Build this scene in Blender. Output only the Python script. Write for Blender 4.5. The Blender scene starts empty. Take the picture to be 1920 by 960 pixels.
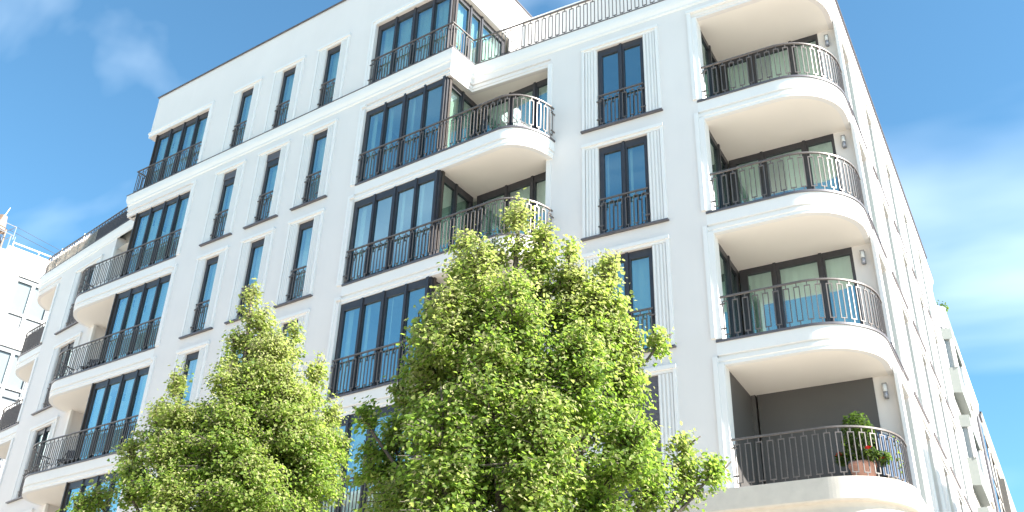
import bpy, math, random
import numpy as np
from mathutils import Vector, Matrix
random.seed(7); rng = np.random.default_rng(11)
scene = bpy.context.scene
C = scene.collection
PI = math.pi

# ------------------------------------------------------------------ camera
cam_d = bpy.data.cameras.new('camera'); cam = bpy.data.objects.new('camera', cam_d); C.objects.link(cam)
scene.camera = cam
YAW, PITCH, ROLL, FPX = -0.61827206, 0.51968302, 0.03609987, 1850.695
def cam_rows():
    cy, sy, cp, sp = math.cos(YAW), math.sin(YAW), math.cos(PITCH), math.sin(PITCH)
    fw = Vector((sy*cp, cy*cp, sp)); ri = Vector((cy, -sy, 0)); up = ri.cross(fw)
    cr, sr = math.cos(ROLL), math.sin(ROLL)
    return cr*ri + sr*up, -sr*ri + cr*up, fw
_r, _u, _f = cam_rows()
CAM = Vector((10.00824, -17.63733, 1.6036))
cam.matrix_world = Matrix(((_r.x, _u.x, -_f.x, CAM.x), (_r.y, _u.y, -_f.y, CAM.y), (_r.z, _u.z, -_f.z, CAM.z), (0, 0, 0, 1)))
cam_d.sensor_width = 36.0; cam_d.lens = FPX/1920*36.0
cam_d.clip_start = 0.1; cam_d.clip_end = 3000

# ------------------------------------------------------------------ light
SUN_AZ, SUN_EL = math.radians(7.5), math.radians(36.0)      # azimuth counted from +x towards +y
world = bpy.data.worlds.new('World'); scene.world = world; world.use_nodes = True
wt = world.node_tree; wn = wt.nodes; wl = wt.links
for n in list(wn): wn.remove(n)
w_out = wn.new('ShaderNodeOutputWorld'); w_bg = wn.new('ShaderNodeBackground')
sky = wn.new('ShaderNodeTexSky'); sky.sky_type = 'NISHITA'; sky.sun_disc = False
sky.sun_elevation = SUN_EL; sky.sun_rotation = PI/2 - SUN_AZ
sky.air_density = 1.0; sky.dust_density = 0.35; sky.ozone_density = 3.0; sky.altitude = 50
tc = wn.new('ShaderNodeTexCoord')
mp = wn.new('ShaderNodeMapping'); mp.inputs['Rotation'].default_value = (0.35, 0.25, 0.9); mp.inputs['Scale'].default_value = (1.5, 4.2, 5.2)
mp.inputs['Location'].default_value = (-2.776, -0.584, -5.143)
nz = wn.new('ShaderNodeTexNoise'); nz.inputs['Scale'].default_value = 1.0; nz.inputs['Detail'].default_value = 5; nz.inputs['Roughness'].default_value = 0.45
nz.inputs['Distortion'].default_value = 0.35
rp = wn.new('ShaderNodeValToRGB'); rp.color_ramp.elements[0].position = 0.508; rp.color_ramp.elements[1].position = 0.86
rp.color_ramp.elements[0].color = (0, 0, 0, 1); rp.color_ramp.elements[1].color = (0.60, 0.60, 0.60, 1)
mx = wn.new('ShaderNodeMix'); mx.data_type = 'RGBA'
CLOUD = (7.2, 8.2, 8.8, 1)
mx.inputs[7].default_value = CLOUD
wl.new(tc.outputs['Generated'], mp.inputs['Vector']); wl.new(mp.outputs['Vector'], nz.inputs['Vector'])
wl.new(nz.outputs['Fac'], rp.inputs['Fac']); wl.new(rp.outputs['Color'], mx.inputs[0])
tint = wn.new('ShaderNodeMix'); tint.data_type = 'RGBA'; tint.blend_type = 'MULTIPLY'; tint.inputs[0].default_value = 1; tint.inputs[7].default_value = (0.71, 1.045, 1.03, 1)
wl.new(sky.outputs['Color'], tint.inputs[6]); wl.new(tint.outputs[2], mx.inputs[6]); wl.new(mx.outputs[2], w_bg.inputs['Color'])
w_bg.inputs['Strength'].default_value = 0.075
wl.new(w_bg.outputs['Background'], w_out.inputs['Surface'])
sun_d = bpy.data.lights.new('sun', 'SUN'); sun = bpy.data.objects.new('sun', sun_d); C.objects.link(sun)
sun_d.energy = 5.0; sun_d.angle = math.radians(0.53); sun_d.color = (1.0, 0.955, 0.88)
sd = Vector((math.cos(SUN_EL)*math.cos(SUN_AZ), math.cos(SUN_EL)*math.sin(SUN_AZ), math.sin(SUN_EL)))
sun.rotation_euler = sd.to_track_quat('Z', 'Y').to_euler(); sun.location = (40, 20, 60)
scene.view_settings.view_transform = 'Standard'; scene.view_settings.look = 'None'
scene.view_settings.exposure = 1.9; scene.view_settings.gamma = 1.0
scene.render.engine = 'CYCLES'
cy = scene.cycles
cy.max_bounces = 8; cy.diffuse_bounces = 6; cy.glossy_bounces = 4; cy.transparent_max_bounces = 12; cy.transmission_bounces = 4
cy.caustics_reflective = False; cy.caustics_refractive = False

# ------------------------------------------------------------------ materials
def mat(name, col, rough=0.6, metal=0.0, var=0.06, vscale=3.0, bump=0.0, bscale=60.0, spec=0.5, streak=0.0):
    m = bpy.data.materials.new(name); m.use_nodes = True
    t = m.node_tree; b = t.nodes['Principled BSDF']
    b.inputs['Roughness'].default_value = rough; b.inputs['Metallic'].default_value = metal
    b.inputs['Specular IOR Level'].default_value = spec
    g = t.nodes.new('ShaderNodeNewGeometry')
    n = t.nodes.new('ShaderNodeTexNoise'); n.inputs['Scale'].default_value = vscale; n.inputs['Detail'].default_value = 5
    r = t.nodes.new('ShaderNodeValToRGB')
    lo = tuple(c*(1-var) for c in col); hi = tuple(min(1, c*(1+var)) for c in col)
    r.color_ramp.elements[0].color = lo+(1,); r.color_ramp.elements[1].color = hi+(1,)
    r.color_ramp.elements[0].position = .3; r.color_ramp.elements[1].position = .7
    t.links.new(g.outputs['Position'], n.inputs['Vector']); t.links.new(n.outputs['Fac'], r.inputs['Fac'])
    out = r.outputs['Color']
    if streak:
        mp_ = t.nodes.new('ShaderNodeMapping'); mp_.inputs['Scale'].default_value = (7, 7, .35)
        n3 = t.nodes.new('ShaderNodeTexNoise'); n3.inputs['Scale'].default_value = 1.0; n3.inputs['Detail'].default_value = 4
        r3 = t.nodes.new('ShaderNodeValToRGB'); r3.color_ramp.elements[0].position = .35; r3.color_ramp.elements[1].position = .75
        r3.color_ramp.elements[0].color = (1-streak,)*3+(1,); r3.color_ramp.elements[1].color = (1, 1, 1, 1)
        mm = t.nodes.new('ShaderNodeMix'); mm.data_type = 'RGBA'; mm.blend_type = 'MULTIPLY'; mm.inputs[0].default_value = 1
        t.links.new(g.outputs['Position'], mp_.inputs['Vector']); t.links.new(mp_.outputs['Vector'], n3.inputs['Vector'])
        t.links.new(n3.outputs['Fac'], r3.inputs['Fac']); t.links.new(out, mm.inputs[6]); t.links.new(r3.outputs['Color'], mm.inputs[7])
        out = mm.outputs[2]
    t.links.new(out, b.inputs['Base Color'])
    if bump:
        n2 = t.nodes.new('ShaderNodeTexNoise'); n2.inputs['Scale'].default_value = bscale; n2.inputs['Detail'].default_value = 4
        bp = t.nodes.new('ShaderNodeBump'); bp.inputs['Strength'].default_value = bump; bp.inputs['Distance'].default_value = 0.01
        t.links.new(g.outputs['Position'], n2.inputs['Vector']); t.links.new(n2.outputs['Fac'], bp.inputs['Height'])
        t.links.new(bp.outputs['Normal'], b.inputs['Normal'])
    return m
M_WALL = mat('white_render', (0.75, 0.712, 0.688), .85, var=.022, vscale=.7, bump=.25, bscale=90, spec=.25, streak=.012)
M_TRIM = mat('white_trim', (0.775, 0.760, 0.745), .75, var=.01, vscale=2, spec=.3)
M_SOFF = mat('soffit_warm_bounce', (0.84, 0.795, 0.735), .85, var=.012, vscale=1.2, spec=.2)  # white paint with the street's warm bounce light put into its colour
M_STONE = mat('beige_limestone', (0.60, 0.545, 0.48), .7, var=.06, vscale=5, bump=.2, bscale=70)
M_FRAME = mat('anthracite_frame', (0.040, 0.039, 0.045), .38, var=.12, vscale=8)
M_RAIL = mat('bronze_rail', (0.15, 0.128, 0.118), .42, metal=.2, var=.15, vscale=20)
M_POST = mat('dark_bronze_post', (0.060, 0.048, 0.042), .4, metal=.2, var=.1)
M_COPE = mat('dark_zinc', (0.13, 0.12, 0.13), .45, metal=.3, var=.1)
M_PANEL = mat('dark_grey_panel', (0.085, 0.08, 0.078), .55, var=.04, vscale=1.5)
M_SCREEN = mat('dark_screen_fill', (0.06, 0.06, 0.085), .8, var=.15, vscale=12)
M_BLUESCREEN = mat('blue_grey_screen', (0.06, 0.10, 0.17), .8, var=.15, vscale=14)
M_CURT = mat('curtain', (0.74, 0.76, 0.70), .9, var=.04, vscale=3)
M_INT = mat('interior_plaster', (0.55, 0.54, 0.50), .9, var=.03)
M_FLOOR = mat('balcony_floor', (0.42, 0.40, 0.37), .8, var=.08)
M_ALU = mat('brushed_metal', (0.35, 0.35, 0.36), .35, metal=.8, var=.05)
M_LAMPG = mat('frosted_glass', (0.75, 0.77, 0.78), .3, var=.02)
M_TERRA = mat('terracotta', (0.55, 0.30, 0.235), .8, var=.12, vscale=12, bump=.3)
M_RED = mat('geranium_red', (0.62, 0.03, 0.03), .6, var=.15, vscale=30)
M_WHITEP = mat('white_fabric', (0.82, 0.81, 0.79), .8, var=.02)
M_CHAIR = mat('dark_wicker', (0.04, 0.03, 0.035), .6, var=.2, vscale=20)
M_BARK = mat('lime_bark', (0.075, 0.062, 0.05), .9, var=.35, vscale=14, bump=.6, bscale=40)
M_ASPH = mat('pale_bounce_road', (0.38, 0.35, 0.31), .85, var=.2, vscale=1.5, bump=.3, bscale=120)  # road out of view, made pale so it bounces sunlight onto the facade
M_PAVE = mat('granite_paving', (0.52, 0.475, 0.42), .8, var=.12, vscale=1.3, bump=.2)
M_PALE = mat('pale_stucco', (0.66, 0.62, 0.55), .85, var=.05, vscale=.7, streak=.08)
M_GREY = mat('sage_grey_render', (0.23, 0.25, 0.235), .8, var=.04, vscale=1.2)
M_SPAN = mat('blue_grey_spandrel', (0.085, 0.10, 0.115), .5, var=.03)
M_BAYG = mat('pale_bay_glazing', (0.21, 0.24, 0.25), .3, var=.05)
M_CRANE = mat('crane_paint', (0.19, 0.125, 0.088), .5, var=.15)
M_STEEL = mat('galvanised_steel', (0.40, 0.42, 0.48), .45, metal=.5, var=.08)
M_PALE2 = mat('weathered_beige_stucco', (0.33, 0.30, 0.27), .85, var=.08, vscale=.7, streak=.15)
M_DARKWALL = mat('dark_slate_cladding', (0.22, 0.205, 0.215), .7, var=.1)

def glass_mat(name, tint, refl, base):
    m = bpy.data.materials.new(name); m.use_nodes = True
    t = m.node_tree; t.nodes.clear()
    o = t.nodes.new('ShaderNodeOutputMaterial'); mix = t.nodes.new('ShaderNodeMixShader')
    tr = t.nodes.new('ShaderNodeBsdfTransparent'); tr.inputs['Color'].default_value = tint+(1,)
    gl = t.nodes.new('ShaderNodeBsdfGlossy'); gl.inputs['Roughness'].default_value = 0.0; gl.inputs['Color'].default_value = refl+(1,)
    fr = t.nodes.new('ShaderNodeLayerWeight'); fr.inputs['Blend'].default_value = .5
    pw = t.nodes.new('ShaderNodeMath'); pw.operation = 'POWER'; pw.inputs[1].default_value = 3.5
    mr = t.nodes.new('ShaderNodeMapRange'); mr.inputs['To Min'].default_value = base; mr.inputs['To Max'].default_value = 1.0
    bf = t.nodes.new('ShaderNodeMath'); bf.operation = 'SUBTRACT'; bf.inputs[0].default_value = 1.0     # the inner face of a pane lets everything through
    ml = t.nodes.new('ShaderNodeMath'); ml.operation = 'MULTIPLY'
    # gentle waviness of real panes
    g = t.nodes.new('ShaderNodeNewGeometry'); n = t.nodes.new('ShaderNodeTexNoise'); n.inputs['Scale'].default_value = .8; n.inputs['Detail'].default_value = 1
    bp = t.nodes.new('ShaderNodeBump'); bp.inputs['Strength'].default_value = .06; bp.inputs['Distance'].default_value = .05
    t.links.new(g.outputs['Position'], n.inputs['Vector']); t.links.new(n.outputs['Fac'], bp.inputs['Height']); t.links.new(bp.outputs['Normal'], gl.inputs['Normal'])
    t.links.new(fr.outputs['Facing'], pw.inputs[0]); t.links.new(pw.outputs[0], mr.inputs['Value']); t.links.new(g.outputs['Backfacing'], bf.inputs[1])
    t.links.new(mr.outputs['Result'], ml.inputs[0]); t.links.new(bf.outputs[0], ml.inputs[1]); t.links.new(ml.outputs[0], mix.inputs['Fac'])
    t.links.new(tr.outputs['BSDF'], mix.inputs[1]); t.links.new(gl.outputs['BSDF'], mix.inputs[2]); t.links.new(mix.outputs['Shader'], o.inputs['Surface'])
    return m
M_GLASS = glass_mat('window_glass', (0.84, 0.95, 0.90), (0.76, 0.98, 1.0), 0.46)
M_GLASS2 = glass_mat('pale_glass', (0.80, 0.84, 0.85), (0.95, 0.97, 1.0), 0.05)
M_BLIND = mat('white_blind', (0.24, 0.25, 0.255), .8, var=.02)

def leaf_mat(name, col, trans, rough=.58, fac=.5):
    m = bpy.data.materials.new(name); m.use_nodes = True
    t = m.node_tree; t.nodes.clear()
    o = t.nodes.new('ShaderNodeOutputMaterial'); add = t.nodes.new('ShaderNodeMixShader'); add.inputs['Fac'].default_value = fac
    p = t.nodes.new('ShaderNodeBsdfPrincipled'); p.inputs['Roughness'].default_value = rough; p.inputs['Specular IOR Level'].default_value = .22
    tl = t.nodes.new('ShaderNodeBsdfTranslucent')
    g = t.nodes.new('ShaderNodeNewGeometry'); n = t.nodes.new('ShaderNodeTexNoise'); n.inputs['Scale'].default_value = 3.2; n.inputs['Detail'].default_value = 8; n.inputs['Roughness'].default_value = .68
    for tgt, c in ((p.inputs['Base Color'], col), (tl.inputs['Color'], trans)):
        r = t.nodes.new('ShaderNodeValToRGB')
        r.color_ramp.elements[0].color = tuple(x*.72 for x in c)+(1,); r.color_ramp.elements[1].color = tuple(x*1.28 for x in c)+(1,)
        r.color_ramp.elements[0].position = .32; r.color_ramp.elements[1].position = .68
        t.links.new(n.outputs['Fac'], r.inputs['Fac']); t.links.new(r.outputs['Color'], tgt)
    t.links.new(g.outputs['Position'], n.inputs['Vector'])
    t.links.new(p.outputs['BSDF'], add.inputs[1]); t.links.new(tl.outputs['BSDF'], add.inputs[2]); t.links.new(add.outputs['Shader'], o.inputs['Surface'])
    return m
M_BAMBOO = leaf_mat('reed_cane', (0.86, 0.77, 0.66), (1.0, 0.95, 0.88), .7, .85)
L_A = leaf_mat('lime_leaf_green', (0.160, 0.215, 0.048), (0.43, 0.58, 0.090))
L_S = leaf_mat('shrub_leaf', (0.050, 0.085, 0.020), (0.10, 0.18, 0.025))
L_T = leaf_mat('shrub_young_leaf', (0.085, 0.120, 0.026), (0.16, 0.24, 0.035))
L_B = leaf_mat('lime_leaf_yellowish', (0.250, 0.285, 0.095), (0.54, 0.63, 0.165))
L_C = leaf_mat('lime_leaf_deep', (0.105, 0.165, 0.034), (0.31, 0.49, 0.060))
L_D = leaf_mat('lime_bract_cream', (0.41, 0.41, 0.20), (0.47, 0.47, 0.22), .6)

# ------------------------------------------------------------------ frames of reference (origin, angle): local x along a facade, y inwards, z up
aM, aW = 0.1049, -0.1283
FR = {'P': (0, 0, 0), 'M': (0, 0, aM), 'W': (-21, -0.107, aW)}
def G(fr, x, y, z=0.0):
    ox, oy, a = FR[fr]
    return (ox + x*math.cos(a) - y*math.sin(a), oy + x*math.sin(a) + y*math.cos(a), z)
def frame(name, base, x, y, da):
    g = G(base, x, y); FR[name] = (g[0], g[1], FR[base][2] + da)
FLOOR = {1: 20.47, 2: 16.98, 3: 13.78, 4: 10.58, 5: 7.38, 6: 4.18}
HEAD = {r: FLOOR[r] + (2.5 if r == 1 else 2.6) for r in FLOOR}
PY = -1.35
SX = 5.85
frame('S', 'M', SX, 0, PI/2)               # the side street facade: local x = depth along the side street

# ------------------------------------------------------------------ mesh builder
class MB:
    def __init__(s): s.v = []; s.f = []; s.mi = []
    def add(s, vs, fs, mi=0):
        b = len(s.v); s.v += [tuple(p) for p in vs]; s.f += [tuple(i+b for i in f) for f in fs]; s.mi += [mi]*len(fs)
    def box(s, fr, x0, x1, y0, y1, z0, z1, mi=0):
        p = [G(fr, x, y, z) for z in (z0, z1) for x, y in ((x0, y0), (x1, y0), (x1, y1), (x0, y1))]
        s.add(p, [(0, 3, 2, 1), (4, 5, 6, 7), (0, 1, 5, 4), (1, 2, 6, 5), (2, 3, 7, 6), (3, 0, 4, 7)], mi)
    def poly(s, pts, mi=0): s.add(pts, [tuple(range(len(pts)))], mi)
    def quad(s, fr, x0, x1, z0, z1, y, mi=0): s.poly([G(fr, x0, y, z0), G(fr, x1, y, z0), G(fr, x1, y, z1), G(fr, x0, y, z1)], mi)
    def sweep(s, path, prof, mi=0, cap=True):
        n = len(path); nr = path_normals(path); k = len(prof)
        vs = [(path[i][0]+nr[i][0]*o, path[i][1]+nr[i][1]*o, z) for i in range(n) for o, z in prof]
        fs = [(i*k+j, i*k+j+1, (i+1)*k+j+1, (i+1)*k+j) for i in range(n-1) for j in range(k-1)]
        s.add(vs, fs, mi)
    def prism(s, poly, z0, z1, mi=0):
        n = len(poly); vs = [(x, y, z0) for x, y in poly] + [(x, y, z1) for x, y in poly]
        s.add(vs, [tuple(range(n))[::-1], tuple(range(n, 2*n))] + [(i, (i+1) % n, n+(i+1) % n, n+i) for i in range(n)], mi)
    def tube(s, pts, radii, n=6, mi=0):
        pts = [Vector(p) for p in pts]; b = len(s.v); vs = []; fs = []
        for i, p in enumerate(pts):
            d = (pts[min(i+1, len(pts)-1)] - pts[max(i-1, 0)])
            d = d.normalized() if d.length > 1e-9 else Vector((0, 0, 1))
            a = Vector((0, 0, 1)) if abs(d.z) < .9 else Vector((1, 0, 0))
            u = d.cross(a).normalized(); w = d.cross(u)
            for k in range(n):
                t = 2*PI*k/n; q = p + (u*math.cos(t) + w*math.sin(t))*radii[i]; vs.append(tuple(q))
        for i in range(len(pts)-1):
            for k in range(n):
                fs.append((i*n+k, i*n+(k+1) % n, (i+1)*n+(k+1) % n, (i+1)*n+k))
        fs.append(tuple(range(n))[::-1]); fs.append(tuple(range((len(pts)-1)*n, len(pts)*n)))
        s.add(vs, fs, mi)
    def mesh(s, name, m):
        me = bpy.data.meshes.new(name); me.from_pydata(s.v, [], s.f)
        ms = m if isinstance(m, (list, tuple)) else [m]
        for q in ms: me.materials.append(q)
        if len(ms) > 1: me.polygons.foreach_set('material_index', s.mi)
        me.update(); return me
    def build(s, name, m, parent=None, smooth=False, kind=None):
        me = s.mesh(name, m)
        if smooth: me.polygons.foreach_set('use_smooth', [True]*len(me.polygons))
        return link(name, me, parent, kind)
def link(name, me, parent=None, kind=None):
    o = bpy.data.objects.new(name, me); C.objects.link(o)
    if parent: o.parent = parent; o.matrix_parent_inverse = Matrix.Identity(4)
    if kind: o['kind'] = kind
    return o
def path_normals(path):
    n = len(path); out = []
    for i in range(n):
        ds = []
        if i > 0: ds.append((path[i][0]-path[i-1][0], path[i][1]-path[i-1][1]))
        if i < n-1: ds.append((path[i+1][0]-path[i][0], path[i+1][1]-path[i][1]))
        ns = []
        for d in ds:
            l = math.hypot(*d) or 1; ns.append((d[1]/l, -d[0]/l))
        if len(ns) == 1: out.append(ns[0])
        else:
            sx, sy = ns[0][0]+ns[1][0], ns[0][1]+ns[1][1]; l2 = sx*sx+sy*sy
            f = 2/l2 if l2 > .2 else 1
            out.append((sx*f, sy*f))
    return out
def thing(name, label, cat, loc=(0, 0, 0), rz=0, group=None):
    o = bpy.data.objects.new(name, None); C.objects.link(o); o.location = loc; o.rotation_euler = (0, 0, rz)
    o.empty_display_size = .2
    o['label'] = label; o['category'] = cat
    if group: o['group'] = group
    return o
def tag(o, label, cat, group=None):
    o['label'] = label; o['category'] = cat
    if group: o['group'] = group
    return o
def xy(p): return (p[0], p[1])
def ell(fr, cx, cy_, rx, ry, a0, a1, n=14):
    return [xy(G(fr, cx + rx*math.cos(math.radians(a0+(a1-a0)*i/n)), cy_ + ry*math.sin(math.radians(a0+(a1-a0)*i/n)))) for i in range(n+1)]
def offs(path, o):
    nr = path_normals(path); return [(p[0]+n[0]*o, p[1]+n[1]*o) for p, n in zip(path, nr)]

# ------------------------------------------------------------------ ground
def ground():
    m = MB(); m.poly([(-600, -600, -.012), (600, -600, -.012), (600, 600, -.012), (-600, 600, -.012)])
    o = m.build('ground', M_PAVE); o['kind'] = 'structure'
    m = MB(); m.box('P', -120, 120, -22, -11.5, -.03, 0.0); o = m.build('road', M_ASPH); o['kind'] = 'structure'
    m = MB(); m.box('S', -11, 120, -14, -5, -.03, -.004); o = m.build('side_road', M_ASPH); o['kind'] = 'structure'
    m = MB(); m.box('P', -120, 9, -11.5, 3, -.05, .13)
    o = m.build('pavement', M_PAVE); o['kind'] = 'structure'
    m = MB(); m.box('P', -120, 120, -29, -22, -.05, .13)
    o = m.build('opposite_pavement', M_PAVE); o['kind'] = 'structure'
    m = MB(); m.box('P', -120, 9.12, -11.62, -11.505, -.05, .125); m.box('P', -120, 120, -21.995, -21.88, -.05, .125)
    o = m.build('kerb', M_STONE); o['kind'] = 'structure'
    m = MB()
    for k in range(-16, 18): m.box('P', k*6, k*6+3, -16.82, -16.70, -.01, .004)
    o = m.build('road_marking', M_TRIM); o['kind'] = 'structure'
ground()

# ------------------------------------------------------------------ the apartment building
B = thing('apartment_building', 'white six storey corner apartment block with rounded balconies and dark window frames', 'apartment building')

def wall_grid(fr, x0, x1, z0, z1, y, holes, depth=.3):
    """a wall sheet with rectangular openings and their reveals"""
    m = MB()
    xs = sorted({x0, x1, *[h[0] for h in holes], *[h[1] for h in holes]}); zs = sorted({z0, z1, *[h[2] for h in holes], *[h[3] for h in holes]})
    xs = [x for x in xs if x0-1e-6 <= x <= x1+1e-6]; zs = [z for z in zs if z0-1e-6 <= z <= z1+1e-6]
    for i in range(len(xs)-1):
        j = 0
        while j < len(zs)-1:
            cx, = [(xs[i]+xs[i+1])/2]
            def solid(jj):
                cz = (zs[jj]+zs[jj+1])/2
                return not any(h[0] < cx < h[1] and h[2] < cz < h[3] for h in holes)
            if not solid(j): j += 1; continue
            k = j
            while k+1 < len(zs)-1 and solid(k+1): k += 1
            m.quad(fr, xs[i], xs[i+1], zs[j], zs[k+1], y); j = k+1
    for a, b, c, d in holes:
        for p, q in (((a, c), (a, d)), ((b, d), (b, c)), ((a, d), (b, d)), ((b, c), (a, c))):
            if p[0] == q[0] and (abs(p[0]-x0) < 1e-6 or abs(p[0]-x1) < 1e-6): continue        # an opening that runs to the wall's end has no reveal there
            m.poly([G(fr, p[0], y, p[1]), G(fr, q[0], y, q[1]), G(fr, q[0], y+depth, q[1]), G(fr, p[0], y+depth, p[1])])
    return m

def glazing(fr, x0, x1, z0, z1, y, panes, head=.2, foot=.10, curtain=None, mat_g=None, thick=.08, lockbar=False):
    """one window: a dark frame (part) with its panes and curtains (sub-parts)"""
    m = MB()
    m.box(fr, x0, x1, y, y+thick, z1-head, z1)
    m.box(fr, x0, x1, y+.001, y+thick, z0, z0+foot)
    ed = [x0] + [e for p in panes for e in p] + [x1]
    for k in range(0, len(ed), 2):
        a, b = ed[k], ed[k+1]
        if b-a < .005: continue
        m.box(fr, a, b, y+.002, y+thick, z0+foot, z1-head)
        if .1 < b-a < .3 and 0 < k < len(ed)-2: m.box(fr, (a+b)/2-.035, (a+b)/2+.035, y-.035, y+.002, z0, z1-.003)
    w = m.build('window', M_FRAME, B)
    for k, (a, b) in enumerate(panes):
        # sash rebate
        q = MB(); q.box(fr, a+.002, b-.002, y+.042, y+.052, z0+foot+.002, z1-head-.002); q.build('pane', mat_g or M_GLASS, w)
        if curtain:
            side, frac = curtain(k)
            if frac > 0:
                wd = (b-a)*frac; xa, xb = (a, a+wd) if side < 0 else (b-wd, b)
                if frac >= 1: xa, xb = a-.03, b+.03
                c = MB(); n = max(4, int((xb-xa)/.035)); ph = random.random()*6
                pts = []
                for i in range(n+1):
                    x = xa+(xb-xa)*i/n; yy = y+.20+.022*math.sin(i*1.25+ph)+.012*math.sin(i*.47+ph*2)
                    pts.append((x, yy))
                vs = [G(fr, x, yy, z) for x, yy in pts for z in (z0+.03, z1-head+.12)]
                c.add(vs, [(2*i, 2*i+2, 2*i+3, 2*i+1) for i in range(n)]); c.build('curtain', M_CURT, w, smooth=True)
    return w

# -- balusters and railings
def baluster_mesh():
    m = MB(); w, t, h0, h1, H =   .055, .0095, .085, .88, .965
    def bx(x0, x1, z0, z1, d=.010):
        p = [(x, y, z) for z in (z0, z1) for x, y in ((x0, -d), (x1, -d), (x1, d), (x0, d))]
        m.add(p, [(0, 3, 2, 1), (4, 5, 6, 7), (0, 1, 5, 4), (1, 2, 6, 5), (2, 3, 7, 6), (3, 0, 4, 7)])
    bx(-w-t, -w+t, h0, h1); bx(w-t, w+t, h0, h1); bx(-w+t, w-t, h1-2*t, h1, .0095); bx(-w+t, w-t, h0, h0+2*t, .0095)
    bx(-t, t, h1, H, .009); bx(-t, t, .0, h0, .009)
    return m
BAL = baluster_mesh(); BAL_ME = BAL.mesh('baluster', M_RAIL)
far_bal = MB()
def railing(path, z, single=True, H=1.0, pitch=.215, ends=True):
    """path: list of plan points; a top rail and foot rail with rectangular-loop balusters"""
    m = MB(); brk = []
    m.sweep(path, [(-.022, z+H-.035), (.022, z+H-.035), (.022, z+H), (-.022, z+H), (-.022, z+H-.035)])
    if ends:
        for p, q in ((path[0], path[1]), (path[-1], path[-2])):
            l = math.hypot(q[0]-p[0], q[1]-p[1]); ux, uy = (q[0]-p[0])/l, (q[1]-p[1])/l
            for zz in (z+.22, z+H-.20):
                a = (p[0]-ux*.05, p[1]-uy*.05); b = (p[0]+ux*.10, p[1]+uy*.10)
                q_ = MB(); q_.sweep([a, b], [(-.014, zz), (.014, zz), (.014, zz+.03), (-.014, zz+.03), (-.014, zz)]); brk.append(q_)
    r = m.build('railing', M_RAIL, B)
    for q_ in brk: q_.build('bracket', M_RAIL, r)
    seg = [math.hypot(path[i+1][0]-path[i][0], path[i+1][1]-path[i][1]) for i in range(len(path)-1)]
    L = sum(seg); n = max(2, int(round(L/pitch))); d = L/n
    for k in range(n):
        s = (k+.5)*d; i = 0
        while i < len(seg)-1 and s > seg[i]: s -= seg[i]; i += 1
        t = s/seg[i]; x = path[i][0]+(path[i+1][0]-path[i][0])*t; y = path[i][1]+(path[i+1][1]-path[i][1])*t
        a = math.atan2(path[i+1][1]-path[i][1], path[i+1][0]-path[i][0])
        sc = H/1.0
        if single:
            o = link('baluster', BAL_ME, r); o.location = (x, y, z); o.rotation_euler = (0, 0, a); o.scale = (1, 1, sc)
        else:
            ca, sa = math.cos(a), math.sin(a)
            far_bal.add([(x+px*ca-py*sa, y+px*sa+py*ca, z+pz*sc) for px, py, pz in BAL.v], BAL.f)
    return r

# -- trims around openings
def surround(fr, x0, x1, z0, z1, y, w=.17, flutes=0, left=True, right=True):
    """stepped render surround; with FLUTES, reeded jambs inside it"""
    m = MB()
    jw = w if not flutes else w
    e = .055
    if left:
        m.box(fr, x0-w, x0-w+.07, y-e, y+.02, z0, z1+.07)
        if not flutes: m.box(fr, x0-w+.07, x0-.001, y-.028, y+.02, z0, z1+.0)
    if right:
        m.box(fr, x1+w-.07, x1+w, y-e, y+.02, z0, z1+.07)
        if not flutes: m.box(fr, x1+.001, x1+w-.07, y-.028, y+.02, z0, z1+.0)
    xa = x0-w if left else x0; xb = x1+w if right else x1
    m.box(fr, xa-.015, xb+.015, y-e-.022, y+.021, z1+.07, z1+.16)
    m.box(fr, xa+.072 if left else xa, xb-.072 if right else xb, y-.030, y+.019, z1+.001, z1+.07)
    o = m.build('window_surround', M_TRIM, B)
    if flutes:
        for s in (-1, 1):
            f = MB(); a, b = (x0-w+.075, x0-.002) if s < 0 else (x1+.002, x1+w-.075)
            k = flutes; d = (b-a)/k
            for i in range(k):
                xa_, xb_ = a+i*d+.009, a+(i+1)*d-.009; r = (xb_-xa_)/2; cx = (xa_+xb_)/2
                sec = [(cx-r*math.cos(t*PI/5), y+.012-.062*math.sin(t*PI/5)) for t in range(6)]
                vs = [G(fr, px, py, z) for z in (z0+.01, z1-.02) for px, py in sec]
                f.add(vs, [(j, j+1, 6+j+1, 6+j) for j in range(5)] + [tuple(range(6, 12))])
            f.box(fr, a, b, y-.004, y+.01, z0, z1)
            f.build('fluted_jamb', M_TRIM, B)
    return o
def sill(fr, x0, x1, z, y, d=.09):
    m = MB(); m.box(fr, x0, x1, y-d, y+.28, z-.045, z-.005); return m.build('sill', M_COPE, B)

def small_window(fr, xo, width, r, y, panes, fl=4, w=.38, single=True, cur=None, shutter=0.0, rail=True, sd=.09):
    z0, z1 = FLOOR[r], HEAD[r]
    glazing(fr, xo, xo+width, z0, z1-shutter, y+(.20 if fr == 'S' else .055), panes, head=.20, curtain=cur)
    if shutter:
        m = MB(); n = int(shutter/.06)
        for k in range(n): m.box(fr, xo, xo+width, y+.03+.004*(k % 2), y+.10, z1-shutter+k*shutter/n+.003, z1-shutter+(k+1)*shutter/n)
        m.build('roller_blind', M_COPE, B)
    surround(fr, xo, xo+width, z0, z1, y, w, fl)
    sill(fr, xo-w-.03, xo+width+w+.03, z0, y, sd)
    if rail:
        railing([xy(G(fr, xo+.03, y-.015)), xy(G(fr, xo+width-.03, y-.015))], z0+.02, single)

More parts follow.
